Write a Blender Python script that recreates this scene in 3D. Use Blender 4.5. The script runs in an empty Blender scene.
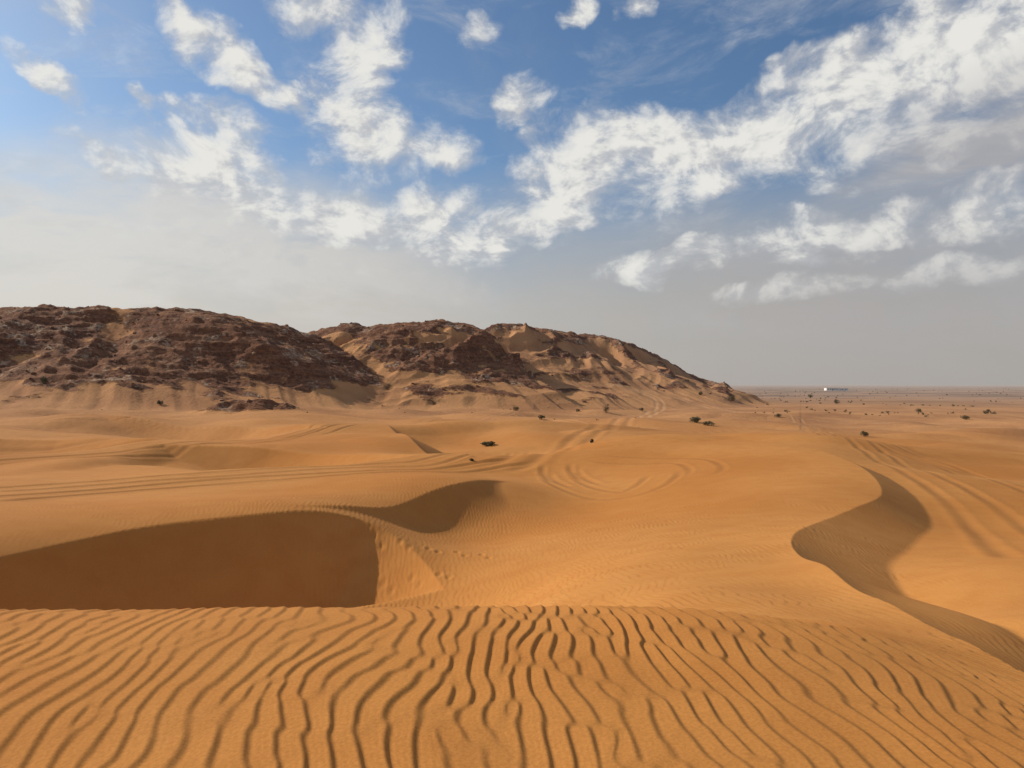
import bpy, math, random
import numpy as np
random.seed(3)
rng = np.random.default_rng(7)
EYE = 8.6
F = 740.0
SUN_AZ = math.radians(-66)   # measured from +Y toward +X
SUN_EL = math.radians(30)

# ------------------------------------------------------------------ noise
_perm = rng.permutation(256); _perm = np.concatenate([_perm, _perm])
_ang = rng.random(256) * 2 * np.pi
_gx = np.cos(_ang).astype(np.float32); _gy = np.sin(_ang).astype(np.float32)
def noise(x, y, seed=0):
    x = np.asarray(x, dtype=np.float64) + seed * 17.37; y = np.asarray(y, dtype=np.float64) + seed * 9.71
    xf = np.floor(x); yf = np.floor(y)
    xi = xf.astype(np.int64) & 255; yi = yf.astype(np.int64) & 255
    fx = (x - xf).astype(np.float32); fy = (y - yf).astype(np.float32)
    u = fx*fx*fx*(fx*(fx*6-15)+10); v = fy*fy*fy*(fy*(fy*6-15)+10)
    def g(ix, iy, dx, dy):
        h = _perm[_perm[ix & 255] + (iy & 255)]
        return _gx[h]*dx + _gy[h]*dy
    a = g(xi, yi, fx, fy); b = g(xi+1, yi, fx-1, fy)
    c = g(xi, yi+1, fx, fy-1); d = g(xi+1, yi+1, fx-1, fy-1)
    return (a + u*(b-a)) + v*((c + u*(d-c)) - (a + u*(b-a)))
def fbm(x, y, o=4, seed=0, gain=0.5):
    s = 0; a = 1.0
    for i in range(o):
        s = s + a*noise(x*2**i, y*2**i, seed+i*3); a *= gain
    return s
def ridged(x, y, o=4, seed=0, gain=0.5):
    s = 0; a = 1.0
    for i in range(o):
        s = s + a*(1-2*np.abs(noise(x*2**i, y*2**i, seed+i*5))); a *= gain
    return s
def sstep(a, b, x):
    t = np.clip((x-a)/(b-a), 0, 1); return t*t*(3-2*t)

def px(u, v, z):
    """design point: bearing/depression of a surveyed point at height z (relative to the eye)"""
    d = -z*F/(v-384.0)
    return ((u-512.0)/F*d, d, z)

# ------------------------------------------------------------------ macro surface (log-polar thin-plate interpolation)
C = []
def add(*p): C.append(p)
for x, y, z in [(0,0,-1.6),(-2,0.5,-1.6),(2,0.5,-1.7),(-4.2,3,-1.62),(-2,3,-1.6),(0,3,-1.6),(2,3,-1.65),(3.0,3.6,-1.8),
                (-7,4.5,-1.6),(-4,5.2,-1.6),(-2,5.3,-1.6),(0,5.3,-1.6),(1.5,5.6,-1.68),(2.8,5.8,-1.9),
                (-4.6,12,-5.0),(-9,11,-4.7),(-2.8,13,-5.0),(-5,16,-6.0),(-9,15,-5.8),(-3.2,17,-5.9),
                (-12,2,-1.8),(-30,5,-3),(-60,20,-4),(12,0,-2.2),(30,5,-4),(-3,-6,-1.9),(3,-6,-1.9),(-20,-15,-3),(20,-15,-3.5),
                (-100,0,-5),(100,0,-7),(-60,-60,-5),(60,-60,-6)]:
    add(x, y, z)
KP = [(1024,672,-2.1),(930,625,-2.4),(850,588,-2.8),(800,558,-3.2),(788,543,-3.4),(800,528,-3.7),(845,512,-4.0),
      (878,500,-4.1),(884,486,-4.1),(862,466,-4.0),(810,449,-4.0),(745,440,-4.1),(665,436,-4.3),(590,436,-4.6)]
for p in KP: add(*px(*p))
LP = [(490,478,-4.5),(430,490,-4.3),(350,507,-4.0),(250,515,-3.9),(150,520,-3.9),(60,528,-3.8),(-60,545,-3.6),(-200,570,-3.5)]
for p in LP: add(*px(*p))
for p in [(600,598,-2.35),(600,580,-3.0),(600,560,-3.7),(660,530,-4.2),(500,592,-3.6),(480,560,-5.0),(430,575,-5.3),(420,592,-5.4),
          (560,500,-5.4),(520,480,-5.5),(600,470,-5.2),(680,480,-4.7),(760,500,-4.1),(740,550,-3.4),(600,450,-4.8),(540,530,-4.9),
          (460,530,-5.2),(700,600,-2.3),(700,580,-2.7),
          (100,500,-4.1),(300,490,-4.4),(100,475,-4.8),(300,465,-5.1),(-100,480,-4.5),(0,460,-5.0),(200,450,-5.3),(0,440,-5.0),
          (400,465,-5.3),(400,440,-5.0),(480,450,-5.8),
          (0,425,-4.8),(200,425,-5.2),(400,425,-5.5),(500,425,-5.9),(600,425,-6.2),(700,425,-6.6),(900,425,-7.5),
          (1000,450,-6.6),(1000,480,-5.4),(930,470,-5.4),(900,445,-6.4),(1150,500,-5),
          (0,405,-5),(200,405,-5.5),(400,405,-6.5),(600,405,-7.5),(800,405,-8),(1000,405,-8.5),(1300,405,-8)]:
    add(*px(*p))
for (u, v, zf, up) in [(1024,612,-3.2,1.6),(1010,575,-3.7,1.35),(930,572,-3.9,1.15),(905,548,-4.2,0.7),(1000,535,-4.4,0.6),(1120,600,-3.2,1.3),(950,515,-4.7,0.3)]:
    x, y, _ = px(u, v, zf); add(x, y, zf+up)
for th in (-50,-30,-10,10,30,50,90,140,-90,-140):
    for r, z in ((700,-9.0),(2500,-10),(9000,-12)):
        add(r*math.sin(math.radians(th)), r*math.cos(math.radians(th)), z)
C = np.array(C)
def lp(x, y):
    r = np.maximum(np.hypot(x, y), 1.5)
    return np.arctan2(x, y), np.log(r)
ct, cl = lp(C[:,0], C[:,1])
def phi(d2):
    return np.sqrt(d2 + 0.01)*-1.0
n = len(C)
D2 = (ct[:,None]-ct[None])**2 + (cl[:,None]-cl[None])**2
A = np.zeros((n+1, n+1)); A[:n,:n] = phi(D2) ; A[:n,:n] -= np.eye(n)*0.004*-1; A[:n,n] = 1; A[n,:n] = 1
W = np.linalg.solve(A, np.append(C[:,2], 0))
def U(x, y):
    t, l = lp(x, y); out = np.full(t.shape, W[n])
    for i in range(n):
        out += W[i]*phi((t-ct[i])**2 + (l-cl[i])**2)
    r = np.hypot(x, y)
    back = -1.7 - 0.9*np.log(np.maximum(r, 1.5)/1.5)
    w = sstep(2.2, 2.9, np.abs(t))
    return out*(1-w) + back*w

def chaikin(P, k=3):
    P = np.array(P, float)
    for _ in range(k):
        a = P[:-1]*0.75 + P[1:]*0.25; b = P[:-1]*0.25 + P[1:]*0.75
        Q = np.empty((len(a)*2, P.shape[1])); Q[0::2] = a; Q[1::2] = b
        P = np.vstack([P[:1], Q, P[-1:]])
    return P
def polydist(x, y, P, Dfun=None, Sfun=None, soft=0.8):
    """signed distance (+ = right of travel), arclength, total (+ smoothly weighted depth & slope)"""
    best = np.full(x.shape, 1e18); s = np.zeros(x.shape); sg = np.ones(x.shape)
    seg = np.hypot(*(P[1:,:2]-P[:-1,:2]).T); cum = np.concatenate([[0], np.cumsum(seg)])
    wn = np.zeros(x.shape); wd = np.zeros(x.shape); ws = np.zeros(x.shape)
    for i in range(len(P)-1):
        ax, ay = P[i,:2]; bx, by = P[i+1,:2]; dx, dy = bx-ax, by-ay; L2 = dx*dx+dy*dy+1e-9
        t = np.clip(((x-ax)*dx+(y-ay)*dy)/L2, 0, 1)
        qx = x-ax-t*dx; qy = y-ay-t*dy; d = qx*qx+qy*qy
        m = d < best
        best = np.where(m, d, best); s = np.where(m, cum[i]+t*seg[i], s)
        sg = np.where(m, np.sign(dy*(x-ax)-dx*(y-ay)), sg)
        if Dfun is not None:
            w = seg[i]/(d+soft*soft)**2; q = (cum[i]+0.5*seg[i])/cum[-1]
            wn += w*Dfun(q); wd += w; ws += w*Sfun(q)
    if Dfun is not None: return np.sqrt(best)*sg, s, cum[-1], wn/wd, ws/wd
    return np.sqrt(best)*sg, s, cum[-1]

def smin(a, b, k):
    h = np.clip(0.5+0.5*(b-a)/k, 0, 1); return b+(a-b)*h-k*h*(1-h)
SL = []
def slip(P, depth, slope=0.6, decay=12.0, side=1, t0=0.15, t1=0.15, k=0.12, soft=0.8, reach=None, endf=0.12):
    """depth / slope: number or list of (fraction along crest, value)"""
    Df = (lambda q: float(np.interp(q, *zip(*depth)))) if isinstance(depth, list) else (lambda q: depth*float(sstep(0, t0, np.float64(q)))*float(sstep(0, t1, np.float64(1-q))))
    Sf = (lambda q: float(np.interp(q, *zip(*slope)))) if isinstance(slope, list) else (lambda q: slope)
    SL.append((chaikin(P), Df, Sf, decay, side, min(t0, endf), min(t1, endf), k, soft, reach))
# main crest on the right (lee to the right of travel, travelling away from the camera)
slip([(0.8,-6),(2.4,0),(3.2,3.2)]+[px(*p)[:2] for p in KP],
     [(0,0),(0.06,1.0),(0.11,1.6),(0.2,1.85),(0.26,1.6),(0.31,1.0),(0.38,0.78),(0.5,0.6),(0.75,0.3),(1,0)],
     [(0,0.8),(0.25,0.8),(0.30,0.55),(0.36,0.38),(0.46,0.40),(1,0.4)], 12, 1, 0.02, 0.3, 0.03, 0.6)
# foreground brow (lee is beyond it)
slip([(-16,3.2),(-9,4.6),(-5,5.2),(-2,5.35),(0.0,5.4),(1.5,5.42),(4.5,5.42)], 2.2, 0.55, 9, -1, 0.2, 0.5, 0.25, 0.8, None, 0.3)
# left bowl (lee toward camera): travelling left->right, lee is to the right
slip([px(*p)[:2] for p in [(-250,575,-3.4),(-60,545,-3.6),(60,530,-3.8),(150,520,-3.9),(250,513,-3.9),(330,509,-4.0),(385,516,-4.25),(425,538,-4.6),(445,570,-5.0)]],
     [(0,0),(0.15,2.0),(0.3,2.5),(0.7,2.5),(0.85,1.9),(0.94,1.0),(1,0)], 0.66, 30, 1, 0.1, 0.1, 0.30, 1.0, (9.5,14.5), 0.08)
# soft brim
slip([px(*p)[:2] for p in [(250,512,-4.0),(350,506,-4.0),(430,490,-4.3),(480,479,-4.5),(520,475,-4.7)]], 0.7, 0.42, 6, 1, 0.5, 0.35, 0.3, 0.8, None, 0.3)
# little crests further away
slip([px(*p)[:2] for p in [(385,424,-4.7),(400,431,-4.8),(425,443,-4.9),(455,452,-5.0),(478,464,-5.2)]], 2.2, 0.6, 14, -1, 0.3, 0.3, 0.10, 3)
slip([px(*p)[:2] for p in [(150,446,-5.0),(240,446,-5.0),(310,448,-5.0),(420,461,-5.2)]], 2.2, 0.66, 9, 1, 0.3, 0.3, 0.08, 3)
slip([px(*p)[:2] for p in [(-140,430,-4.4),(0,432,-4.5),(70,435,-4.7),(170,443,-5.0)]], 3.4, 0.70, 14, 1, 0.2, 0.3, 0.08, 3)
slip([px(*p)[:2] for p in [(90,421,-5.0),(180,423,-5.0),(270,427,-5.1),(340,433,-5.3)]], 1.8, 0.6, 14, 1, 0.3, 0.4, 0.1, 3)

# ------------------------------------------------------------------ hills
def hp(u, v, d): return ((u-512)/F*d, d, (384-v)/F*d)
RID = [
  dict(P=[hp(-420,330,200),hp(-200,318,190),hp(-60,310,188),hp(0,309,188),hp(100,308,190),hp(190,310,194),hp(250,319,200),hp(300,331,208),hp(330,345,216),hp(360,370,224)], sl=0.62, L=50),
  dict(P=[hp(290,338,262),hp(325,330,250),hp(345,323,246),hp(370,327,244),hp(400,323,240),hp(440,321,240),hp(466,323,242),hp(484,336,246),hp(520,362,250)], sl=0.66, L=46),
  dict(P=[hp(400,345,310),hp(480,331,292),hp(500,323,290),hp(520,325,292),hp(545,331,295),hp(600,336,305),hp(635,345,312),hp(662,360,322),hp(688,374,335),hp(712,385,348),hp(732,393,362)], sl=0.55, L=56),
]
for R in RID: R['P'] = chaikin(R['P'], 2)
def hills(x, y, base):
    """returns height, rock mask"""
    h = base.copy(); rock = np.zeros(x.shape)
    m = (y > 60) & (y < 700) & (x < 330) & (x > -520)
    X = x[m]; Y = y[m]; hb = base[m].copy(); rk = np.zeros(X.shape)
    if X.size == 0: return h, rock
    wx = X + 6*noise(X/35, Y/35, 3); wy = Y + 6*noise(X/35, Y/35, 4)
    for j, R in enumerate(RID):
        P = R['P']; d, s, L = polydist(wx, wy, P); d0, s0, _ = polydist(X, Y, P)
        seg = np.hypot(*(P[1:,:2]-P[:-1,:2]).T); cum = np.concatenate([[0], np.cumsum(seg)])
        near = np.exp(-(np.abs(d0)/6)**2)
        d = d*(1-near) + d0*near; s = s*(1-near)+s0*near
        zr = np.interp(s, cum, P[:,2]) + 0.7*noise(s/9, s*0+j, 21)+0.5*noise(s/2.7, s*0+j, 25)
        ad = np.abs(d); dd = np.sqrt(ad**2+(6 if j else 14))-(2.45 if j else 3.74)
        LL = R['L']
        drop = R['sl']*LL*(1-np.exp(-dd/LL)) + 0.04*dd + 0.0012*np.clip(dd-60,0,None)**2
        amp = (5.5 if j==0 else 10.0)*np.clip(dd/14, 0, 1)*np.exp(-np.clip(dd-22, 0, None)/24)
        sh = s + (-0.5 if j else 0.35)*d*np.where(d>0,1,-1)*-1
        gl = ridged(sh/(30 if j==0 else 24)+0.35*noise(X/25, Y/25, 8), d/90, 3, 31+j, 0.5)
        hh = zr - drop + amp*(gl-0.95)*0.75
        z0 = hh - hb
        k = 1.6; t = np.clip(0.5+0.5*(hh-hb)/k, 0, 1)
        hb = hb*(1-t)+hh*t+k*t*(1-t)
        nz = fbm(X/14, Y/10, 4, 50+j)
        if j == 0: m1 = sstep(2.5, 6.5, z0 + 8*nz)*sstep(-0.35, 0.35, nz+0.4*(gl-1)+0.46)
        else:
            crest = np.exp(-(ad/(8 if j==2 else 7))**2)
            m1 = sstep(3.0, 7.5, z0+6*nz)*sstep(0.12, 0.6, 0.85*crest + 0.9*(gl-1.0)*np.clip(dd/10,0,1) + nz*0.9 + (0.16 if j==1 else -0.04))
            if j == 2: m1 = m1*(1-sstep(80, 115, X)*0.85)
        rk = np.maximum(rk*(1-t*0.8), m1*t)
    oy = 125.0; ox = (247-512)/F*oy
    q = ((X-ox)/8.5)**2+((Y-oy)/5.0)**2
    ob = np.exp(-q*1.2)*(1+0.5*noise(X/2.5, Y/2.5, 66))
    hb = hb + 2.2*ob; rk = np.maximum(rk, sstep(0.25, 0.5, ob)*0.9)
    h[m] = hb; rock[m] = rk
    return h, rock

def macro(x, y):
    x = np.asarray(x, float); y = np.asarray(y, float)
    u = U(x, y)
    r = np.hypot(x, y)
    mid = sstep(10, 30, r)
    u = u + mid*(0.35*noise(x/17, y/17, 5)*sstep(25,60,r) + 0.10*noise(x/6, y/8, 6)) + 0.9*sstep(70,250,r)*noise(x/60, y/50, 9)*(1-sstep(900,2500,r))
    # rolling sand humps between the near dunes and the hill (steeper lee side toward +x,-y)
    hw = sstep(34, 62, r)*(1-sstep(140, 260, r))
    hn = noise((x+0.6*noise(x/9, y/9, 13)*4)/19, y/15, 12)
    hn = np.where(hn > 0, hn, hn*0.5) + 0.35*np.abs(noise(x/13+3, y/11, 14))
    u = u + hw*1.9*hn
    near = r < 400
    X = x[near]; Y = y[near]; du = np.zeros(X.shape)
    for P, Df, Sf, decay, side, e0, e1, k, soft, reach in SL:
        d, s, L, D, S = polydist(X, Y, P, Df, Sf, soft); d = d*side; q = s/L
        D = D*sstep(0, e0, q)*sstep(0, e1, 1-q)   # nothing beyond the crest's ends
        dp = np.clip(d, 0, None)
        cap = D*np.exp(-(np.clip(dp-D/S, 0, None)/decay)**2)
        if reach: cap = cap*(1-sstep(reach[0], reach[1], dp))
        val = smin(S*dp, cap, k*np.clip(D,0.0,1)*2+1e-6)
        du -= np.clip(val, 0, None)
    u[near] += du
    return hills(x, y, u)

# ------------------------------------------------------------------ ray helper on terrain (used to survey track / shrub sites)
def site(u, v):
    dx = (u-512)/F; dz = (384-v)/F
    dist = np.exp(np.linspace(math.log(4), math.log(1500), 900))
    h, _ = macro(dx*dist, dist)
    below = dz*dist <= h
    i = np.argmax(below) if below.any() else len(dist)-1
    return dx*dist[i], dist[i]

# ------------------------------------------------------------------ ripple tile (narrow-band filtered noise -> natural forks)
N = 1024; TS = 15.0; LAM = 0.122
kx = np.fft.fftfreq(N, TS/N)[None,:]; ky = np.fft.fftfreq(N, TS/N)[:,None]
kr = np.hypot(kx, ky)+1e-9; ka = np.arctan2(ky, kx); k0 = 1/LAM
flt = np.exp(-((kr-k0)/(0.15*k0))**2/2)*np.exp(-(ka/0.21)**2/2)*(kx>0)
spec = np.fft.fft2(rng.standard_normal((N,N)))*flt
RT = np.fft.ifft2(spec); RT /= np.abs(RT).mean()
def tile(x, y):
    fx = (x/TS*N)%N; fy = (y/TS*N)%N
    x0 = np.floor(fx).astype(int)%N; y0 = np.floor(fy).astype(int)%N; tx = fx-np.floor(fx); ty = fy-np.floor(fy)
    x1 = (x0+1)%N; y1 = (y0+1)%N
    return (RT[y0,x0]*(1-tx)+RT[y0,x1]*tx)*(1-ty)+(RT[y1,x0]*(1-tx)+RT[y1,x1]*tx)*ty
def rip(x, y, sc, rot=0.0):
    c, s = math.cos(rot), math.sin(rot)
    z = tile((x*c+y*s)/sc, (-x*s+y*c)/sc)
    a = np.abs(z); p = np.angle(z)
    w = -(np.sin(p)+0.36*np.sin(2*p)+0.13*np.sin(3*p))
    return w*np.clip(a/0.5, 0, 1)*(0.8+0.2*np.clip(a,0,1.5))

# ------------------------------------------------------------------ tracks
TR = []
def track(pts, gauge=1.7, depth=0.09, w=0.22):
    P = chaikin([site(*p) for p in pts], 3); TR.append((P, gauge, depth, w))
track([(-40,502),(120,489),(250,480),(380,472),(470,468),(530,458)], depth=0.09)
track([(490,470),(530,458),(575,442),(605,428),(650,413),(662,405),(655,397),(632,389),(606,384)], depth=0.10, gauge=2.0, w=0.45)
track([(-40,492),(100,482),(240,474),(360,466),(450,464),(520,452)], depth=0.07)
track([(-40,466),(110,455),(240,444),(330,430),(430,420),(540,414)], depth=0.09)
track([(-40,455),(80,450),(200,441),(300,433),(400,424)], depth=0.08)
track([(556,462),(556,474),(566,484),(585,492),(625,497),(655,485),(665,472)], depth=0.045, w=0.18)
track([(590,458),(640,462),(695,460),(712,470),(690,478)], depth=0.035, w=0.18)
track([(560,470),(570,482),(590,488)], depth=0.06)
track([(1060,560),(990,515),(940,485),(880,455),(820,432),(790,415),(700,398)], depth=0.05)
track([(1060,500),(960,470),(880,445),(800,425)], depth=0.04)
track([(340,405),(450,412),(560,420),(640,430),(760,430)], depth=0.08)
track([(600,385),(650,392),(700,402),(800,418),(900,424),(1040,428)], depth=0.08, w=0.35)
FOOT = []
def feet(pts, sp=0.62):
    P = chaikin([site(*p) for p in pts], 2)
    seg = np.hypot(*(P[1:]-P[:-1]).T); cum = np.concatenate([[0], np.cumsum(seg)])
    k = 0
    for s in np.arange(0, cum[-1], sp):
        x = np.interp(s, cum, P[:,0]); y = np.interp(s, cum, P[:,1]); k += 1
        FOOT.append((x+(0.11 if k%2 else -0.11)*0.6, y+(0.13 if k%2 else -0.13)))
feet([(345,528),(372,538),(410,547),(450,552),(492,557)], 0.45)
feet([(380,590),(410,584),(440,578),(465,573)], 0.45)

def surface(x, y, detail=True):
    h, rock = macro(x, y)
    r = np.hypot(x, y); trk = np.zeros(x.shape)
    for P, g, dep, w in TR:
        m = (x > P[:,0].min()-3)&(x < P[:,0].max()+3)&(y > P[:,1].min()-3)&(y < P[:,1].max()+3)
        if not m.any(): continue
        X = x[m]; Y = y[m]
        d, s, L = polydist(X, Y, P)
        d = d + 0.15*noise(s/3, s*0, 71)
        e = (np.abs(d)-g/2)/w
        prof = -np.exp(-e*e)+0.45*np.exp(-(np.abs(e)-1.9)**2*1.6)
        fade = sstep(0, 2.0, s)*sstep(0, 2.0, L-s)*(0.65+0.6*noise(s/8, s*0+3, 72))
        tread = 1+0.25*np.sin(s*2*np.pi/0.45)
        h[m] += dep*prof*fade*(1-rock[m]); trk[m] = np.maximum(trk[m], np.exp(-e*e)*fade*tread)
    for fx, fy in FOOT:
        m = (np.abs(x-fx) < 0.5)&(np.abs(y-fy) < 0.5)
        if m.any():
            q = ((x[m]-fx)/0.08)**2+((y[m]-fy)/0.13)**2
            h[m] += -0.03*np.exp(-q)+0.01*np.exp(-(np.sqrt(q)-1.8)**2*3)
    if detail:
        nb = (r < 75)&(r > 1.4)&(y > -3)
        X = x[nb]; Y = y[nb]; R = r[nb]
        wx = X+0.34*noise(X/1.7, Y/2.0, 40)+0.12*noise(X/0.6, Y/0.8, 41); wy = Y
        fg = 1-sstep(6.2, 9.5, R)
        a1 = 0.0057*(0.9+0.6*noise(X/1.8, Y/1.8, 42))*fg
        z = a1*rip(wx, wy, 1.0, 0.03)
        pm = np.clip(0.6+1.3*noise(X/9, Y/7, 43), 0.12, 1)
        a2 = 0.0055*sstep(6.2, 10, R)*(1-sstep(32, 56, R))*pm
        z += a2*rip(wx, wy, 1.15, 0.10)
        z += 0.0008*noise(X*9, Y*9, 44)*fg
        z += 0.014*noise(X/1.3, Y/1.6, 45)
        h[nb] += z*(1-0.7*np.clip(trk[nb],0,1))
        rm = rock > 0.01
        if rm.any():
            X = x[rm]; Y = y[rm]; hh = h[rm]
            cr = (ridged(X/9, Y/6.0, 5, 80, 0.52)-1.0)*0.95 + 0.22*np.abs(noise(X/1.6, Y/1.6, 90))
            ph = (hh+0.06*X+3.5*noise(X/20, Y/20, 93))/1.9
            fr = ph-np.floor(ph); st = (sstep(0.55, 0.95, fr)-fr)*0.6
            h[rm] = hh + (cr*0.8+st)*rock[rm]
    return h, rock, trk

# ------------------------------------------------------------------ materials
def M(name):
    m = bpy.data.materials.new(name); m.use_nodes = True; nt = m.node_tree
    b = nt.nodes['Principled BSDF']; return m, nt, b
def nd(nt, t, **k):
    q = nt.nodes.new(t)
    for a, v in k.items(): setattr(q, a, v)
    return q
def noiseN(nt, vec, scale, detail=4, rough=0.55, dist=0.0):
    q = nd(nt, 'ShaderNodeTexNoise'); q.inputs['Scale'].default_value = scale; q.inputs['Detail'].default_value = detail
    q.inputs['Roughness'].default_value = rough; q.inputs['Distortion'].default_value = dist
    nt.links.new(vec, q.inputs['Vector']); return q.outputs['Fac']
def mrange(nt, v, a, b, c=0.0, d=1.0, smooth=True):
    q = nd(nt, 'ShaderNodeMapRange'); q.interpolation_type = 'SMOOTHSTEP' if smooth else 'LINEAR'
    for i, t in ((1,a),(2,b),(3,c),(4,d)): q.inputs[i].default_value = t
    nt.links.new(v, q.inputs[0]); return q.outputs[0]
def mixc(nt, f, a, b, mode='MIX'):
    q = nd(nt, 'ShaderNodeMix'); q.data_type = 'RGBA'; q.blend_type = mode
    for s, v in ((q.inputs[0], f), (q.inputs[6], a), (q.inputs[7], b)):
        if hasattr(v, 'links'): nt.links.new(v, s)
        else: s.default_value = v if not isinstance(v, tuple) else (v+(1,) if len(v)==3 else v)
    return q.outputs[2]
def mth(nt, op, a, b=None, clamp=False):
    q = nd(nt, 'ShaderNodeMath'); q.operation = op; q.use_clamp = clamp
    for i, v in enumerate((a, b)):
        if v is None: continue
        if hasattr(v, 'links'): nt.links.new(v, q.inputs[i])
        else: q.inputs[i].default_value = v
    return q.outputs[0]

def desert_material():
    m, nt, b = M('desert_sand_and_rock')
    tc = nd(nt, 'ShaderNodeNewGeometry'); pos = tc.outputs['Position']
    ln = nd(nt, 'ShaderNodeVectorMath', operation='LENGTH'); nt.links.new(pos, ln.inputs[0]); dist = ln.outputs['Value']
    def att(nm):
        a = nd(nt, 'ShaderNodeAttribute'); a.attribute_name = nm; return a.outputs['Fac']
    rock, trk = att('rock'), att('track')
    n1 = noiseN(nt, pos, 0.07, 3, 0.55); n2 = noiseN(nt, pos, 1.3, 4, 0.6); n3 = noiseN(nt, pos, 60, 2, 0.6)
    sand = mixc(nt, mrange(nt, n1, 0.35, 0.65), (0.45,0.182,0.040), (0.52,0.235,0.064))
    sand = mixc(nt, mth(nt,'MULTIPLY', mrange(nt, n2, 0.35, 0.7), 0.3), sand, (0.40,0.145,0.030))
    grain = mixc(nt, mrange(nt, n3, 0.25, 0.75), (0.88,0.86,0.84), (1.08,1.08,1.08))
    sand = mixc(nt, 1.0, sand, grain, 'MULTIPLY')
    f1 = mrange(nt, dist, 60, 160)
    gn = noiseN(nt, pos, 0.045, 6, 0.65)
    sandf = mixc(nt, mrange(nt, gn, 0.40, 0.62), (0.48,0.235,0.092), (0.34,0.155,0.062))
    sand = mixc(nt, mth(nt,'MULTIPLY', f1, 0.9), sand, sandf)
    f2 = mrange(nt, dist, 170, 600)
    mp = nd(nt, 'ShaderNodeMapping'); mp.inputs['Scale'].default_value = (0.006,0.016,0.01); nt.links.new(pos, mp.inputs['Vector'])
    gs = noiseN(nt, mp.outputs[0], 1.0, 7, 0.68)
    plain = mixc(nt, mrange(nt, gs, 0.42, 0.6), (0.36,0.21,0.125), (0.15,0.095,0.06))
    sand = mixc(nt, f2, sand, plain)
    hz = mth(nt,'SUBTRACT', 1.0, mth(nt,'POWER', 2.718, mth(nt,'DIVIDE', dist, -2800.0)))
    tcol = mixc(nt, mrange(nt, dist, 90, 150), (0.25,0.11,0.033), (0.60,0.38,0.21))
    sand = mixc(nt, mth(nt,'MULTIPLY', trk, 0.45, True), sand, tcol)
    r1 = noiseN(nt, pos, 0.16, 6, 0.7, 0.4); r2 = noiseN(nt, pos, 1.1, 6, 0.72)
    rc = mixc(nt, mrange(nt, r2, 0.35, 0.65), (0.095,0.034,0.015), (0.27,0.112,0.048))
    # strata: bedding planes as thin, slightly dipping layers
    mb = nd(nt, 'ShaderNodeMapping'); mb.inputs['Scale'].default_value = (0.05,0.05,0.6); mb.inputs['Rotation'].default_value = (0.05,0.07,0); nt.links.new(pos, mb.inputs['Vector'])
    bed = noiseN(nt, mb.outputs[0], 1.0, 6, 0.65, 0.3)
    rc = mixc(nt, mth(nt,'MULTIPLY', mrange(nt, bed, 0.50, 0.62), 0.5), rc, (0.33,0.165,0.085))
    rc = mixc(nt, mth(nt,'MULTIPLY', mrange(nt, bed, 0.46, 0.38), 0.55), rc, (0.075,0.028,0.014))
    rc = mixc(nt, mth(nt,'MULTIPLY', mrange(nt, r1, 0.54, 0.63), mrange(nt, r2, 0.42, 0.58)), rc, (0.46,0.33,0.22))
    rf = mth(nt,'ADD', rock, mth(nt,'MULTIPLY', mth(nt,'SUBTRACT', r2, 0.5), 1.6))
    rf = mth(nt,'MULTIPLY', mrange(nt, rf, 0.3, 0.6), mrange(nt, rock, 0.02, 0.2))
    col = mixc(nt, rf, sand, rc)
    col = mixc(nt, hz, col, (0.43,0.385,0.355))  # aerial haze painted into the base colour, growing with distance from the origin
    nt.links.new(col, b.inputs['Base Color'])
    b.inputs['Roughness'].default_value = 0.95
    b.inputs['Specular IOR Level'].default_value = 0.08
    bp = nd(nt, 'ShaderNodeBump'); bp.inputs['Strength'].default_value = 0.25; bp.inputs['Distance'].default_value = 0.004
    nt.links.new(n3, bp.inputs['Height'])
    hsum = mth(nt,'ADD', mth(nt,'MULTIPLY', rf, r2), mth(nt,'MULTIPLY', f1, mth(nt,'MULTIPLY', n2, 0.3)))
    bp2 = nd(nt, 'ShaderNodeBump'); bp2.inputs['Distance'].default_value = 0.8; bp2.inputs['Strength'].default_value = 0.8
    nt.links.new(hsum, bp2.inputs['Height'])
    nt.links.new(bp.outputs[0], bp2.inputs['Normal'])
    nt.links.new(bp2.outputs[0], b.inputs['Normal'])
    return m
DM = desert_material()

def grid_mesh(name, th, rr, wrap, zfun, mat):
    T, R = np.meshgrid(th, rr); x = (R*np.sin(T)); y = (R*np.cos(T))
    nr, nc = x.shape
    xf = x.ravel(); yf = y.ravel(); z = np.empty(xf.shape); rk = np.empty(xf.shape); tk = np.empty(xf.shape)
    CH = 400000
    for i in range(0, xf.size, CH):
        z[i:i+CH], rk[i:i+CH], tk[i:i+CH] = zfun(xf[i:i+CH].copy(), yf[i:i+CH].copy())
    me = bpy.data.meshes.new(name)
    me.vertices.add(xf.size)
    co = np.empty((xf.size,3), np.float32); co[:,0] = xf; co[:,1] = yf; co[:,2] = z+EYE
    me.vertices.foreach_set('co', co.ravel())
    idx = np.arange(nr*nc, dtype=np.int32).reshape(nr, nc)
    if wrap: idx = np.hstack([idx, idx[:, :1]])
    q = np.stack([idx[:-1,:-1], idx[:-1,1:], idx[1:,1:], idx[1:,:-1]], -1)[..., ::-1].reshape(-1, 4)
    me.loops.add(q.size); me.loops.foreach_set('vertex_index', q.ravel())
    me.polygons.add(len(q)); me.polygons.foreach_set('loop_start', np.arange(0, q.size, 4, dtype=np.int32))
    me.polygons.foreach_set('use_smooth', np.ones(len(q), bool))
    me.update(calc_edges=True)
    for nm, arr in (('rock', rk), ('track', tk)):
        a = me.attributes.new(nm, 'FLOAT', 'POINT'); a.data.foreach_set('value', arr.astype(np.float32))
    me.materials.append(mat)
    ob = bpy.data.objects.new(name, me); bpy.context.collection.objects.link(ob)
    return ob

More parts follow.
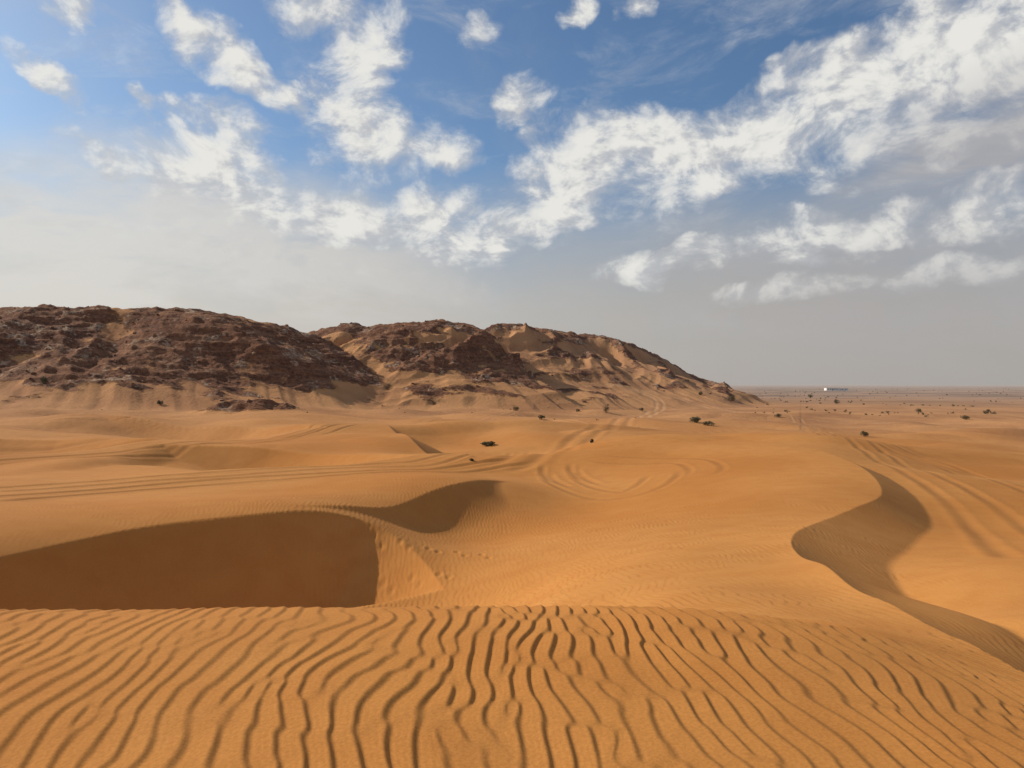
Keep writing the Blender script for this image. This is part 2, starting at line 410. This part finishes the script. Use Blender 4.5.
rad = np.radians
fine = np.arange(-39, 39.01, 0.066)
th = rad(np.concatenate([np.arange(-180,-60,3.0), np.arange(-60,-39,0.5), fine, np.arange(39.5,60,0.5), np.arange(60,180,3.0)]))
def logr(a, b, q): return np.exp(np.arange(math.log(a), math.log(b), math.log(q)))
rr = np.concatenate([[0.02,0.5,1.0,1.5], logr(2,90,1.0037), logr(90,600,1.009), logr(600,14000,1.04)])
HA0, HA1, HR0, HR1 = -47.0, 22.0, 108.0, 470.0
def hillmask(x, y):
    t = np.degrees(np.arctan2(x, y)); r = np.hypot(x, y)
    return sstep(HA0, HA0+3, t)*(1-sstep(HA1-3, HA1, t))*sstep(HR0, HR0+10, r)*(1-sstep(HR1-25, HR1, r))
def zg(x, y):
    h, rk, tk = surface(x, y); return h-1.3*sstep(0.35, 1.0, hillmask(x, y)), rk, tk
def zh(x, y):
    h, rk, tk = surface(x, y)
    e = 1-sstep(0.02, 0.15, hillmask(x, y)); return h+0.03-0.35*e, rk, tk
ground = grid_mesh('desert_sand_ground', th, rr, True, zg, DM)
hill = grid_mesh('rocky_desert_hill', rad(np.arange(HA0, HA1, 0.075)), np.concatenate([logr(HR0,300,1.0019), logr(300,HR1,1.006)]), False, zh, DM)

# ------------------------------------------------------------------ vegetation
def leafmat():
    m, nt, b = M('dry_shrub_foliage')
    g = nd(nt, 'ShaderNodeNewGeometry')
    c = mixc(nt, mrange(nt, noiseN(nt, g.outputs['Position'], 3.0, 3), 0.35, 0.65), (0.060,0.055,0.022), (0.13,0.11,0.048))
    nt.links.new(c, b.inputs['Base Color']); b.inputs['Roughness'].default_value = 0.8; return m
LM = leafmat()
def barkmat():
    m, nt, b = M('dry_twig_bark')
    g = nd(nt, 'ShaderNodeNewGeometry')
    c = mixc(nt, noiseN(nt, g.outputs['Position'], 20, 3), (0.10,0.065,0.04), (0.2,0.14,0.09))
    nt.links.new(c, b.inputs['Base Color']); b.inputs['Roughness'].default_value = 0.9; return m
BM = barkmat()
def shrub_geo(V, Fc, MI, cx, cy, cz, w, h, nleaf, lsz, rs):
    cl = []
    nc = max(3, int(4+w*1.5))
    for i in range(nc):
        a = rs.random()*6.283; rr_ = (rs.random()**0.6)*w*0.38
        cl.append((math.cos(a)*rr_, math.sin(a)*rr_, h*(0.30+0.45*rs.random()), w*(0.14+0.12*rs.random()), h*(0.2+0.14*rs.random())))
    for (ax, ay, az, cr, ch) in cl:   # twigs
        for j in range(3):
            ex = ax+rs.gauss(0, cr*0.5); ey = ay+rs.gauss(0, cr*0.5); ez = az+ch*0.5; t = 0.02*w**0.5
            b0 = len(V)
            for dx, dy in ((t,0),(-t*0.5,t*0.87),(-t*0.5,-t*0.87)):
                V.append((cx+dx, cy+dy, cz-0.15))
            V.append((cx+ex, cy+ey, cz+ez))
            for k in range(3): Fc.append((b0+k, b0+(k+1)%3, b0+3)); MI.append(1)
    for i in range(nleaf):
        ax, ay, az, cr, ch = cl[rs.randrange(nc)]
        while True:
            p = (rs.uniform(-1,1), rs.uniform(-1,1), rs.uniform(-1,1))
            q = p[0]**2+p[1]**2+p[2]**2
            if 0.15 < q < 1: break
        x = cx+ax+p[0]*cr*1.15; y = cy+ay+p[1]*cr*1.15; z = max(cz+0.02, cz+az+p[2]*ch*1.2)
        s = lsz*rs.uniform(0.5, 1.3)
        d1 = np.array([rs.gauss(0,1), rs.gauss(0,1), rs.gauss(0,1)+0.4]); d1 /= np.linalg.norm(d1)
        d2 = np.cross(d1, [rs.gauss(0,1), rs.gauss(0,1), rs.gauss(0,1)]); d2 /= (np.linalg.norm(d2)+1e-6)
        b0 = len(V)
        for a, b_ in ((-1,0),(0,-0.35),(1,0),(0,0.35)):
            V.append((x+(d1[0]*a+d2[0]*b_)*s, y+(d1[1]*a+d2[1]*b_)*s, z+(d1[2]*a+d2[2]*b_)*s))
        Fc.append((b0,b0+1,b0+2,b0+3)); MI.append(0)
def mkmesh(name, V, Fc, MI, mats, loc=(0,0,0)):
    me = bpy.data.meshes.new(name); me.from_pydata(V, [], Fc); me.update()
    for m in mats: me.materials.append(m)
    me.polygons.foreach_set('material_index', MI)
    ob = bpy.data.objects.new(name, me); ob.location = loc; bpy.context.collection.objects.link(ob); return ob
def gz(x, y): 
    h, _, _ = surface(np.array([x, x]), np.array([y, y]), True); return float(h[0])+EYE
for (u, v, wpx, asp) in [(45,384,10,0.65),(161,406,8,0.5),(516,411,7,0.7),(541,420,7,0.5),(578,412,4,0.6),(606,413,7,1.0),(641,411,4,0.7),
                    (697,423,13,0.40),(709,426,10,0.35),(487,446,14,0.28),(470,461,6,0.3),(732,402,7,0.7),(700,396,5,0.7),(865,437,7,0.7),(836,404,6,0.7),
                    (592,443,5,0.6),(778,418,6,0.6),(810,398,5,0.6),(918,413,6,0.6),(965,420,7,0.5),(985,414,6,0.6)]:
    x, y = site(u, v); w = wpx/F*y; rs = random.Random(int(u*7+v))
    V, Fc, MI = [], [], []
    shrub_geo(V, Fc, MI, 0, 0, 0, w*1.15, w*asp*1.25, 420, 0.06*w+0.03, rs)
    mkmesh('desert_shrub', V, Fc, MI, [LM, BM], (x, y, gz(x, y)))
V, Fc, MI = [], [], []
rs = random.Random(11)
pts = []
while len(pts) < 420:
    t = math.radians(rs.uniform(10, 42)); r = math.exp(rs.uniform(math.log(190), math.log(2200)))
    x, y = r*math.sin(t), r*math.cos(t)
    if noise(np.array([x/55]), np.array([y/80]), 99)[0] > 0.0: pts.append((x, y, 0))
while len(pts) < 460:
    t = math.radians(rs.uniform(-40, 10)); r = rs.uniform(95, 230)
    pts.append((r*math.sin(t), r*math.cos(t), 1))
P = np.array(pts); hs, rk, _ = surface(P[:,0], P[:,1])
for (x, y, k), z in zip(pts, hs):
    r = math.hypot(x, y); w = rs.uniform(0.35, 0.95)*(1+1.2*min(1, r/900)) if not k else rs.uniform(0.2, 0.6)
    shrub_geo(V, Fc, MI, x, y, z+EYE, w, w*0.5, 26, 0.2*w, rs)
mkmesh('distant_desert_scrub', V, Fc, MI, [LM, BM])

def rockmat():
    m, nt, b = M('brown_hill_rock')
    g = nd(nt, 'ShaderNodeNewGeometry')
    c = mixc(nt, mrange(nt, noiseN(nt, g.outputs['Position'], 0.5, 6, 0.7), 0.35, 0.65), (0.12,0.048,0.022), (0.32,0.17,0.09))
    nt.links.new(c, b.inputs['Base Color']); b.inputs['Roughness'].default_value = 0.9; return m
V, Fc, MI = [], [], []
cand = 60000
t = rad(rng.uniform(-42, 14, cand)); r = rng.uniform(110, 340, cand); X = r*np.sin(t); Y = r*np.cos(t)
hs, rk, _ = surface(X, Y)
sel = np.where((rk > 0.1+0.3*rng.random(cand)))[0][:1500]
ico = [(0,0,-1),(0.72,-0.53,-0.45),(-0.28,-0.85,-0.45),(-0.89,0,-0.45),(-0.28,0.85,-0.45),(0.72,0.53,-0.45),(0.28,-0.85,0.45),(-0.72,-0.53,0.45),(-0.72,0.53,0.45),(0.28,0.85,0.45),(0.89,0,0.45),(0,0,1)]
icf = [(0,1,2),(1,0,5),(0,2,3),(0,3,4),(0,4,5),(1,5,10),(2,1,6),(3,2,7),(4,3,8),(5,4,9),(1,10,6),(2,6,7),(3,7,8),(4,8,9),(5,9,10),(6,10,11),(7,6,11),(8,7,11),(9,8,11),(10,9,11)]
for i in sel:
    s = 0.15+0.45*rs.random()**3; a = rs.random()*6.28; b0 = len(V); sx, sy, sz = s*rs.uniform(0.8,1.6), s*rs.uniform(0.7,1.2), s*rs.uniform(0.5,0.95)
    for p in ico:
        j = rs.uniform(0.7, 1.2); px_, py_, pz_ = p[0]*sx*j, p[1]*sy*j, p[2]*sz*j
        V.append((X[i]+px_*math.cos(a)-py_*math.sin(a), Y[i]+px_*math.sin(a)+py_*math.cos(a), hs[i]+EYE+pz_+0.1*s))
    for f in icf: Fc.append(tuple(b0+q for q in f)); MI.append(0)
mkmesh('hill_boulders', V, Fc, MI, [rockmat()])

# ------------------------------------------------------------------ far white building
def simple(name, col, rough=0.7):
    m, nt, b = M(name); g = nd(nt, 'ShaderNodeNewGeometry')
    c = mixc(nt, noiseN(nt, g.outputs['Position'], 0.8, 4), tuple(0.88*k for k in col), col)
    nt.links.new(c, b.inputs['Base Color']); b.inputs['Roughness'].default_value = rough; return m
def box(V, Fc, x0, x1, y0, y1, z0, z1):
    b = len(V); V += [(x0,y0,z0),(x1,y0,z0),(x1,y1,z0),(x0,y1,z0),(x0,y0,z1),(x1,y0,z1),(x1,y1,z1),(x0,y1,z1)]
    Fc += [tuple(b+i for i in f) for f in ((0,3,2,1),(4,5,6,7),(0,1,5,4),(1,2,6,5),(2,3,7,6),(3,0,4,7))]
WM, DK, RF = simple('white_painted_wall', (0.8,0.79,0.77)), simple('dark_window_glass', (0.04,0.045,0.05), 0.2), simple('pale_roof', (0.6,0.58,0.55))
bx = (838-512)/F*1100; bz = gz(bx, 1100)
root = bpy.data.objects.new('white_desert_building', None); root.location = (bx, 1100, bz); bpy.context.collection.objects.link(root)
def part(nm, boxes, mat):
    V, Fc = [], []
    for b_ in boxes: box(V, Fc, *b_)
    o = mkmesh(nm, V, Fc, [0]*len(Fc), [mat]); o.parent = root
part('walls', [(-17,3,0,9,-1,3.4),(5,16,2,10,-1,2.8),(3,5,4,4.4,-1,2.0)], WM)
part('roof', [(-17.4,3.4,-0.4,9.4,3.4,3.7),(4.7,16.4,1.6,10.4,2.8,3.1)], RF)
part('windows', [(-15+i*3.2,-13.6+i*3.2,-0.06,0.02,1.2,2.4) for i in range(5) if i != 2]+[(7,8.4,1.94,2.02,1.1,2.1),(12,13.4,1.94,2.02,1.1,2.1)], DK)
part('door', [(-8.4,-7.0,-0.06,0.02,-0.2,2.3)], DK)

# ------------------------------------------------------------------ sun
sd = np.array([math.sin(SUN_AZ)*math.cos(SUN_EL), math.cos(SUN_AZ)*math.cos(SUN_EL), math.sin(SUN_EL)])
L = bpy.data.lights.new('sun', 'SUN'); L.energy = 4.5; L.angle = math.radians(0.5); L.color = (1.0, 0.89, 0.74)
lo = bpy.data.objects.new('sun', L); bpy.context.collection.objects.link(lo)
from mathutils import Vector
lo.rotation_euler = Vector(sd).to_track_quat('Z', 'Y').to_euler()

# ------------------------------------------------------------------ sky
w = bpy.data.worlds.new('World'); bpy.context.scene.world = w; w.use_nodes = True; nt = w.node_tree
bg = nt.nodes['Background']; bg.inputs['Strength'].default_value = 0.10
sky = nd(nt, 'ShaderNodeTexSky', sky_type='NISHITA', sun_disc=False, sun_elevation=SUN_EL, sun_rotation=SUN_AZ, altitude=0, air_density=1.0, dust_density=1.2, ozone_density=2.0)
tc = nd(nt, 'ShaderNodeTexCoord'); dirv = tc.outputs['Generated']
sp = nd(nt, 'ShaderNodeSeparateXYZ'); nt.links.new(dirv, sp.inputs[0])
az = mth(nt, 'ARCTAN2', sp.outputs[0], sp.outputs[1]); el = mth(nt, 'ARCSINE', sp.outputs[2])
cb = nd(nt, 'ShaderNodeCombineXYZ'); nt.links.new(az, cb.inputs[0]); nt.links.new(el, cb.inputs[1]); ae = cb.outputs[0]
def warp(vec, scale, amt, detail=3):
    nz = nd(nt, 'ShaderNodeTexNoise'); nz.inputs['Scale'].default_value = scale; nz.inputs['Detail'].default_value = detail
    nt.links.new(vec, nz.inputs['Vector'])
    s = nd(nt, 'ShaderNodeVectorMath', operation='SUBTRACT'); nt.links.new(nz.outputs['Color'], s.inputs[0]); s.inputs[1].default_value = (0.5,0.5,0.5)
    k = nd(nt, 'ShaderNodeVectorMath', operation='SCALE'); nt.links.new(s.outputs[0], k.inputs[0]); k.inputs['Scale'].default_value = amt
    a = nd(nt, 'ShaderNodeVectorMath', operation='ADD'); nt.links.new(vec, a.inputs[0]); nt.links.new(k.outputs[0], a.inputs[1]); return a.outputs[0]
wae = warp(ae, 10.0, 0.10, 5)
def blobs(lst, vec):
    acc = None
    for (u, v, ru, rv, rot, s) in lst:
        a = math.atan((u-512)/F); e = math.atan((384-v)/F*math.cos(a)); c2 = math.cos(a)**2
        mp = nd(nt, 'ShaderNodeMapping', vector_type='TEXTURE')
        mp.inputs['Location'].default_value = (a, e, 0); mp.inputs['Rotation'].default_value = (0,0,math.radians(rot))
        mp.inputs['Scale'].default_value = (ru/F*c2, rv/F*math.cos(a), 1)
        nt.links.new(vec, mp.inputs['Vector'])
        g = nd(nt, 'ShaderNodeTexGradient', gradient_type='SPHERICAL'); nt.links.new(mp.outputs[0], g.inputs[0])
        q = mth(nt, 'MULTIPLY', g.outputs['Fac'], s)
        acc = q if acc is None else mth(nt, 'MAXIMUM', acc, q)
    return acc
clouds = [
 (370,128,85,62,-20,1.1),(352,55,62,60,-60,1.0),(440,142,50,28,-10,0.9),(335,8,80,38,0,0.9),
 (185,20,45,24,-35,0.9),(238,62,80,26,-40,0.95),(290,102,40,18,-30,0.75),
 (205,155,85,66,-25,1.15),(260,195,90,38,-15,1.0),(340,215,80,36,-10,0.95),
 (430,212,70,38,10,0.95),(455,245,60,30,10,0.8),(510,235,70,26,25,0.9),
 (600,150,110,48,8,1.15),(570,190,95,40,20,1.0),(660,165,90,48,10,1.15),
 (750,140,140,60,18,1.3),(850,105,150,70,22,1.35),(960,62,170,85,24,1.4),(1040,30,150,100,24,1.3),
 (830,228,120,30,8,0.95),(985,205,95,40,14,1.05),(945,272,95,20,6,0.85),
 (655,263,85,26,8,0.85),(790,292,100,18,8,0.7),(815,262,60,18,10,0.65),
 (475,32,30,20,0,0.7),(525,105,32,24,20,0.7),(577,5,24,14,0,0.7),(638,8,28,16,0,0.75),
 (40,65,60,20,-30,0.7),(70,5,40,18,0,0.65),(105,145,65,20,-20,0.6),(160,95,40,14,-35,.5)]
B = blobs(clouds, wae)
# stretch the texture a little along the wind so that edges fray into streaks
mst = nd(nt, 'ShaderNodeMapping'); mst.inputs['Rotation'].default_value = (0,0,math.radians(-12)); mst.inputs['Scale'].default_value = (0.78,1.12,1); nt.links.new(ae, mst.inputs['Vector'])
aes = mst.outputs[0]
f1 = noiseN(nt, warp(aes, 6.0, 0.07, 2), 14.0, 10, 0.62, 0.2)
off = nd(nt, 'ShaderNodeVectorMath', operation='ADD'); nt.links.new(aes, off.inputs[0]); off.inputs[1].default_value = (-0.010, 0.012, 0)
f1b = noiseN(nt, warp(off.outputs[0], 6.0, 0.07, 2), 14.0, 4, 0.62, 0.2)
wide = noiseN(nt, dirv, 2.2, 2, 0.5)
B = mth(nt, 'MAXIMUM', B, mth(nt, 'MULTIPLY', mth(nt, 'MAXIMUM', mrange(nt, mth(nt,'ABSOLUTE',az), 0.62, 0.85), mrange(nt, el, 0.52, 0.7)), mrange(nt, wide, 0.5, 0.66, 0.0, 0.9)))
B2 = mth(nt, 'POWER', B, 0.55)
dens = mth(nt, 'ADD', B2, mth(nt, 'MULTIPLY', mth(nt,'SUBTRACT', f1, 0.5), 2.6))
gate = mrange(nt, B, 0.0, 0.16)
cov = mth(nt, 'MULTIPLY', mrange(nt, dens, 0.12, 1.05), gate)
mws = nd(nt, 'ShaderNodeMapping'); mws.inputs['Rotation'].default_value = (0,0,math.radians(-16)); mws.inputs['Scale'].default_value = (0.5,1.5,1); nt.links.new(ae, mws.inputs['Vector'])
wisp = mth(nt,'MULTIPLY', mrange(nt, noiseN(nt, warp(mws.outputs[0], 5, 0.15, 2), 8.0, 8, 0.66, 0.5), 0.47, 0.78), 0.5)
cov = mth(nt, 'MAXIMUM', cov, wisp)
shade = mth(nt, 'ADD', mth(nt,'MULTIPLY', mth(nt,'SUBTRACT', f1, f1b), 4.0), mrange(nt, dens, 0.3, 1.3, 0.35, 0.85))
shade = mrange(nt, shade, 0.1, 0.95, 0.0, 1.0)
ccol = mixc(nt, shade, (5.2,5.3,5.5), (8.0,7.9,7.5))
greyr = blobs([(1010,130,240,80,15,1.2),(960,310,300,110,0,1.1)], ae)
ccol = mixc(nt, mth(nt,'MULTIPLY', greyr, 0.65, True), ccol, (4.1,4.05,4.2))
skyc = mixc(nt, 1.0, sky.outputs[0], (0.74,0.90,1.03), 'MULTIPLY')
hl = mrange(nt, az, -0.6, 0.5)
hcol = mixc(nt, hl, (5.9,5.5,4.95), (4.15,3.85,3.6))
hz = mrange(nt, el, 0.06, 0.33, 1.0, 0.0)
hz2 = mth(nt,'ADD', hz, mth(nt,'MULTIPLY', mth(nt,'SUBTRACT', noiseN(nt, warp(ae,4,0.2,2), 4.0, 5, 0.6), 0.5), 0.7), True)
skyc2 = mixc(nt, mth(nt,'MULTIPLY', hz2, 0.95), skyc, hcol)
veil = blobs([(20,270,480,110,-12,2.4),(280,262,310,85,-14,1.9),(1000,150,320,110,15,1.3),(900,300,460,120,0,1.3)], warp(ae,5,0.14,5))
fv = noiseN(nt, warp(mws.outputs[0], 4.0, 0.1, 2), 8.0, 8, 0.62, 0.3)
veil = mth(nt,'MULTIPLY', veil, mrange(nt, fv, 0.34, 0.62, 0.25, 1.0), True)
vcol = mixc(nt, hl, (7.0,6.8,6.4), (4.1,4.0,4.05))
skyc3 = mixc(nt, mth(nt,'MULTIPLY', veil, mrange(nt, el, 0.0, 0.12, 0.35, 0.85)), skyc2, vcol)
covf = mth(nt,'MULTIPLY', cov, mrange(nt, el, 0.04, 0.16, 0.0, 1.0))
fin = mixc(nt, covf, skyc3, ccol)
nt.links.new(fin, bg.inputs['Color'])

# ------------------------------------------------------------------ camera
cam = bpy.data.cameras.new('camera'); cam.sensor_width = 36; cam.lens = 36*F/1024; cam.clip_start = 0.05; cam.clip_end = 30000
co = bpy.data.objects.new('camera', cam); bpy.context.collection.objects.link(co)
co.location = (0, 0, EYE); co.rotation_euler = (math.radians(90), 0, 0)
bpy.context.scene.camera = co
vs = bpy.context.scene.view_settings; vs.view_transform = 'Standard'; vs.look = 'None'; vs.exposure = 0
